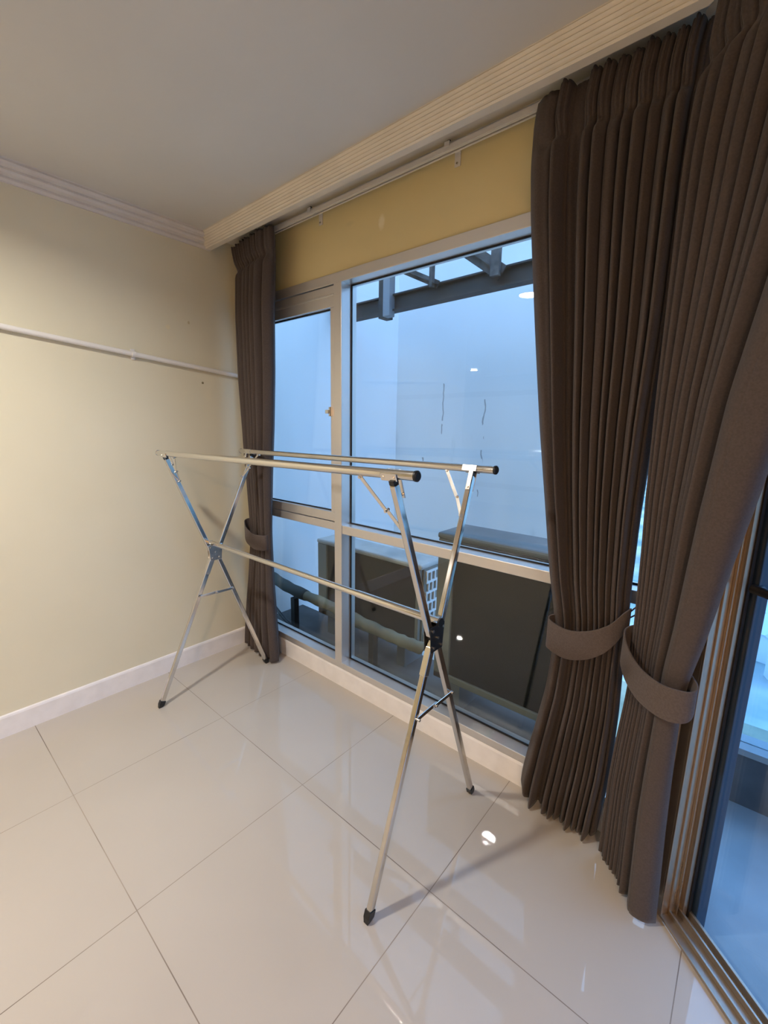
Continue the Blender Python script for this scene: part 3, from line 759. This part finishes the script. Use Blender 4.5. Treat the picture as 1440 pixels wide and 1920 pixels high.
def condenser(label, x0, x1, y0, y1, z0, z1, top_mat, grille):
    t = thing('condenser_unit', label, 'air conditioner', ((x0 + x1) / 2, (y0 + y1) / 2, -0.05), 'air conditioner condensers on the balcony')
    w = 0.055
    bm = bmesh.new()
    box(bm, x0, x0 + w * 1.6, y0, y1, z0, z1); box(bm, x1 - 0.012, x1, y0 + 0.03, y1, z0, z1)
    box(bm, x0 + w * 1.6, x1, y1 - 0.02, y1, z0, z1); box(bm, x0, x1, y0, y1, z0, z0 + 0.035)
    box(bm, x1 - 0.035, x1 - 0.012, y0, y0 + 0.03, z0, z1)
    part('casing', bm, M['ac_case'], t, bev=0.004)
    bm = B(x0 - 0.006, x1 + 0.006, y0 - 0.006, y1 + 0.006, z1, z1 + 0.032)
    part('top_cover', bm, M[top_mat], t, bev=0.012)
    part('coil', B(x0 + w * 1.6, x1 - 0.036, y0 + 0.012, y0 + 0.03, z0 + 0.035, z1), M['fins'], t)
    if grille:
        bm = bmesh.new(); n = 7; gy0, gy1 = y0 + 0.045, y1 - 0.02
        for i in range(n + 1):
            z = z0 + 0.05 + (z1 - z0 - 0.07) * i / n
            box(bm, x1 + 0.0005, x1 + 0.010, gy0, gy1, z - 0.006, z + 0.006)
        for k in range(n):
            za_ = z0 + 0.05 + (z1 - z0 - 0.07) * k / n; zb_ = z0 + 0.05 + (z1 - z0 - 0.07) * (k + 1) / n
            for m_ in range(3):
                yy = gy0 + (gy1 - gy0) * (m_ + (0.5 if k % 2 else 0.05)) / 3
                box(bm, x1 + 0.0005, x1 + 0.010, yy, yy + 0.010, za_ + 0.006, zb_ - 0.006)
        part('side_grille', bm, M['ac_white'], t)
    for xx in (x0 + 0.10, x1 - 0.16):
        part('foot', B(xx, xx + 0.06, y0, y1, -0.05, z0), M['ac_dark'], t)
    return t
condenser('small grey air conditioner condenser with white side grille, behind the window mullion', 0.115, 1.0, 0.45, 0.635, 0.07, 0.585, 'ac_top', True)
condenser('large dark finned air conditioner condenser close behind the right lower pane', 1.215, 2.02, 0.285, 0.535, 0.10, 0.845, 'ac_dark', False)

# lagged refrigerant pipe along the floor of the balcony
PB = thing('insulated_pipe', 'foam-wrapped refrigerant pipe in front of the small condenser', 'pipe', (0.5, 0.33, -0.05))
pth = catmull([(-0.28, 0.34, 0.27), (-0.1, 0.335, 0.245), (0.1, 0.33, 0.235), (0.4, 0.33, 0.228), (0.65, 0.33, 0.205), (0.88, 0.335, 0.19), (1.0, 0.35, 0.18), (1.06, 0.40, 0.15)], 8)
part('foam_wrap', path_tube(bmesh.new(), pth, [0.034 + 0.003 * math.sin(i * 1.3) for i in range(len(pth))], 16), M['foam'], PB, True)
part('dark_sleeve', path_tube(bmesh.new(), pth[:18], [0.039 + 0.002 * math.sin(i) for i in range(18)], 16), M['foam_dark'], PB, True)
for xx in (0.0, 0.75):
    part('support', B(xx - 0.02, xx + 0.02, 0.31, 0.35, -0.05, 0.185), M['rusty'], PB)
HS = thing('drain_hose', 'black drain hose lying on the balcony floor below the left pane', 'hose', (0.2, 0.25, -0.05))
hp = catmull([(-0.28, 0.30, 0.12), (-0.1, 0.27, 0.06), (0.12, 0.25, -0.01), (0.35, 0.235, -0.036), (0.7, 0.22, -0.038)], 8)
part('tube', path_tube(bmesh.new(), hp, 0.012, 12), M['black_plastic'], HS, True)

# steel awning beam outside the window head
SB = thing('steel_beam', 'dark steel awning beam crossing outside the top of the window', 'beam', (0.9, 1.0, 2.16))
bm = bmesh.new()
obox(bm, (-0.3, 1.0, 2.215), (2.3, 1.0, 2.245), 0.012, 0.10, (0, 1, 0)); 
obox(bm, (-0.3, 1.0, 2.165), (2.3, 1.0, 2.195), 0.07, 0.010, (0, 1, 0)); obox(bm, (-0.3, 1.0, 2.262), (2.3, 1.0, 2.292), 0.07, 0.010, (0, 1, 0))
part('girder', bm, M['rusty'], SB)
bm = B(0.20, 0.26, 0.955, 1.045, 2.13, 2.62); 
part('post', bm, M['rusty'], SB, bev=0.003)
part('post_plate', B(0.262, 0.32, 0.93, 0.99, 2.13, 2.62), M['beam_grey'], SB, bev=0.003)
for (xa, xb, zl) in ((0.30, 0.70, 2.26), (0.80, 1.13, 2.24)):
    wv = 0.045 if xa < 0.5 else 0.085
    bm = bmesh.new(); obox(bm, (xa, 0.95, zl + (xb - xa) * (0.5 if xa < .5 else 0.74)), (xb, 0.95, zl), 0.010, wv, (0, 1, 0)); obox(bm, (xa, 0.93, zl + (xb - xa) * (0.5 if xa < .5 else 0.74)), (xb, 0.93, zl), 0.04, 0.006, (0, 1, 0))
    part('brace', bm, M['rust_brace'], SB)
    w2 = 0.022 if xa < 0.5 else 0.05
    part('hanger', B(xb - 0.025 - w2 / 2, xb - 0.025 + w2 / 2, 0.90, 0.93, zl - 0.02, 2.62), M['rust_brace'], SB)
part('rafter', B(-0.3, 2.3, 0.90, 1.04, 2.62, 2.68), M['rusty'], SB)

# balustrade on the kerb
BL = thing('glass_balustrade', 'clear glass balustrade with dark handrail on the balcony kerb', 'balustrade', (3.3, 0.59, 0.19))
bm = bmesh.new(); tube(bm, (2.10, 0.59, 0.835), (5.6, 0.59, 0.835), 0.018, 20)
part('handrail', bm, M['black_plastic'], BL)
for k in range(3):
    xx = 2.12 + k * 1.16
    part('glass_panel', B(xx, xx + 1.14, 0.586, 0.594, 0.19, 0.82), M['glass_rail'], BL)
for xx in (2.11, 3.27, 4.43, 5.59):
    part('post', B(xx - 0.008, xx + 0.008, 0.575, 0.605, 0.19, 0.835), M['dark_paint'], BL)

# far below: town
GZ = -12.0
struct(obj('floor_ground', B(-60, 90, 6, 160, GZ - 0.5, GZ), M['ground']), 'hazy ground far below the balcony')
o = struct(obj('floor_lawn', B(-2, 12, 14, 23.6, GZ, GZ + 0.05), M['grass']), 'lawn far below the balcony')
def house(x, y, w, d, hgt, rz, label):
    t = thing('house', label, 'house', (x, y, GZ)); t.rotation_euler = (0, 0, rz); t['group'] = 'pale houses far below the balcony'
    a = obj('wall', B(-w / 2, w / 2, -d / 2, d / 2, 0, hgt), M['house_wall']); a.parent = t
    bm = bmesh.new(); hull_solid(bm, [(-w / 2 - .2, -d / 2 - .2, hgt), (w / 2 + .2, -d / 2 - .2, hgt), (-w / 2 - .2, d / 2 + .2, hgt), (w / 2 + .2, d / 2 + .2, hgt), (-w / 2, 0, hgt + 1.0), (w / 2, 0, hgt + 1.0)])
    r = obj('roof', bm, M['house_roof']); r.parent = t
    return t
hl = 'small pale house of the cluster seen far below through the balustrade'
rnd = random.Random(4)
for i, (x, y) in enumerate([(2.5, 29.0), (5.2, 29.3), (3.7, 32.4), (6.6, 33.0), (0.9, 32.0), (4.6, 36.0), (8.0, 30.0), (1.9, 35.8), (5.8, 39.4), (7.9, 36.6), (3.0, 39.4)]):
    house(x, y, rnd.uniform(1.3, 2.1), rnd.uniform(1.3, 2.0), rnd.uniform(1.1, 2.4), rnd.uniform(-0.6, 0.6), hl)
def crown(x, y, r, seed):
    bm = bmesh.new(); bmesh.ops.create_icosphere(bm, subdivisions=3, radius=r)
    rd = random.Random(seed)
    for v in bm.verts:
        k = 1 + 0.22 * math.sin(v.co.x * 5 / r + seed) * math.sin(v.co.y * 4 / r) + rd.uniform(-0.08, 0.08); v.co = Vector((v.co.x * k, v.co.y * k, v.co.z * k * 0.8))
    return bm
for i, (x, y, r) in enumerate([(0.5, 49, 1.6), (5.0, 50, 1.8), (9.5, 49, 1.8), (2.7, 55, 1.9), (7.4, 56, 1.9), (13.5, 52, 1.9), (-3.8, 52, 1.9)]):
    t = thing('tree', 'dark round tree of the belt far below, beyond the pale houses', 'tree', (x, y, GZ)); t['group'] = 'trees far below the balcony'
    a = obj('crown', crown(x, y, r, i), M['tree'], t, True); a.location = (0, 0, r * 0.9 + 0.8)
    b = obj('trunk', tube(bmesh.new(), (0, 0, 0), (0, 0, r * 0.6 + 1.0), 0.25, 10), M['rusty'], t)
SL = thing('street_lamp', 'lit street lamp far below in front of the pale houses', 'lamp', (2.93, 26.0, GZ))
a = obj('pole', tube(bmesh.new(), (0, 0, 0), (0, 0, 1.3), 0.05, 10), M['dark_paint'], SL)
bm = bmesh.new(); bmesh.ops.create_uvsphere(bm, u_segments=16, v_segments=10, radius=0.16)
a = obj('lamp_globe', bm, M['street_glow'], SL, True); a.location = (0, 0, 1.4)

# ------------------------------------------------------------------ ceiling downlights
def downlight(x, y, label, r=0.055):
    t = thing('downlight', label, 'ceiling light', (x, y, CEIL - 0.012), 'round ceiling downlights')
    bm = bmesh.new(); n = 40
    prof = [(r, 0.0), (r + 0.018, 0.004), (r + 0.02, 0.012), (r, 0.012)]
    rings = [[bm.verts.new((rr * math.cos(2 * PI * i / n), rr * math.sin(2 * PI * i / n), zz)) for i in range(n)] for rr, zz in prof]
    for a_, b_ in zip(rings, rings[1:] + rings[:1]):
        for i in range(n): bm.faces.new((a_[i], a_[(i + 1) % n], b_[(i + 1) % n], b_[i]))
    a = obj('trim_ring', bm, M['white_plastic'], t, True)
    bm = bmesh.new(); tube(bm, (0, 0, 0.003), (0, 0, 0.0115), r - 0.0005, 40)
    obj('lens', bm, M['lens'], t)
    return t
def area(name, loc, power, color, size, rot=(0, 0, 0), spread=180):
    l = bpy.data.lights.new(name, 'AREA'); l.energy = power; l.color = color; l.shape = 'DISK'; l.size = size; l.spread = math.radians(spread)
    o = bpy.data.objects.new(name, l); COL.objects.link(o); o.location = loc; o.rotation_euler = rot
    return o
NEUTRAL = (1.0, 0.96, 0.90); WARM = (1.0, 0.60, 0.32); SOFT = (1.0, 0.80, 0.58)
downlight(0.94, -1.62, 'lit round ceiling downlight nearest the window, above the drying rack')
area('downlight_lamp', (0.94, -1.62, CEIL - 0.015), 25, NEUTRAL, 0.13, spread=158)
downlight(-1.3, -4.85, 'lit round ceiling downlight in the far recess of the room')
area('downlight_lamp', (-1.3, -4.85, CEIL - 0.03), 22, NEUTRAL, 0.1)
downlight(3.25, -3.0, 'lit warm ceiling downlight behind the viewer, towards the balcony door')
area('downlight_lamp', (3.25, -3.0, CEIL - 0.03), 40, WARM, 0.12)
downlight(0.9, -4.6, 'lit ceiling downlight at the back of the room')
area('downlight_lamp', (0.9, -4.6, CEIL - 0.03), 24, SOFT, 0.12)

# ------------------------------------------------------------------ sky, camera, view
w = bpy.data.worlds.new('dusk_sky'); scene.world = w; w.use_nodes = True
nt = w.node_tree; bg = nt.nodes['Background']
tc = nt.nodes.new('ShaderNodeTexCoord'); sp = nt.nodes.new('ShaderNodeSeparateXYZ'); nt.links.new(tc.outputs['Generated'], sp.inputs[0])
rp = nt.nodes.new('ShaderNodeValToRGB')
rp.color_ramp.elements[0].position = 0.05; rp.color_ramp.elements[0].color = (0.06, 0.11, 0.18, 1)
e_ = rp.color_ramp.elements.new(0.35); e_.color = (0.19, 0.35, 0.64, 1)
rp.color_ramp.elements[-1].position = 0.75; rp.color_ramp.elements[-1].color = (0.34, 0.58, 1.0, 1)
nt.links.new(sp.outputs[2], rp.inputs['Fac']); nt.links.new(rp.outputs['Color'], bg.inputs['Color'])
bg.inputs['Strength'].default_value = 5.2

cam = bpy.data.cameras.new('camera'); co = bpy.data.objects.new('camera', cam); COL.objects.link(co)
f_px, pitch, roll, yaw = 813.6014609921795, -0.1889346508765214, 0.017946962254254937, 0.7051139956446277
cz_, sz_ = math.cos(yaw), math.sin(yaw); cx_, sx_ = math.cos(pitch), math.sin(pitch); cy_, sy_ = math.cos(roll), math.sin(roll)
fwd = Vector((-sz_ * cx_, cz_ * cx_, sx_)); right = Vector((cz_, sz_, 0)); up = right.cross(fwd)
r_ = right * cy_ + up * sy_; u_ = -right * sy_ + up * cy_
co.matrix_world = Matrix(((r_.x, u_.x, -fwd.x, 2.35778763), (r_.y, u_.y, -fwd.y, -1.47974514), (r_.z, u_.z, -fwd.z, 1.36910155), (0, 0, 0, 1)))
cam.sensor_fit = 'VERTICAL'; cam.sensor_height = 36.0; cam.lens = f_px / 1920 * 36.0
cam.clip_start = 0.01; cam.clip_end = 500
scene.camera = co
scene.cycles.sample_clamp_indirect = 0.0; scene.cycles.caustics_reflective = False
scene.view_settings.view_transform = 'Standard'; scene.view_settings.look = 'None'
scene.view_settings.exposure = 0.0; scene.view_settings.gamma = 1.0; scene.view_settings.use_curve_mapping = False
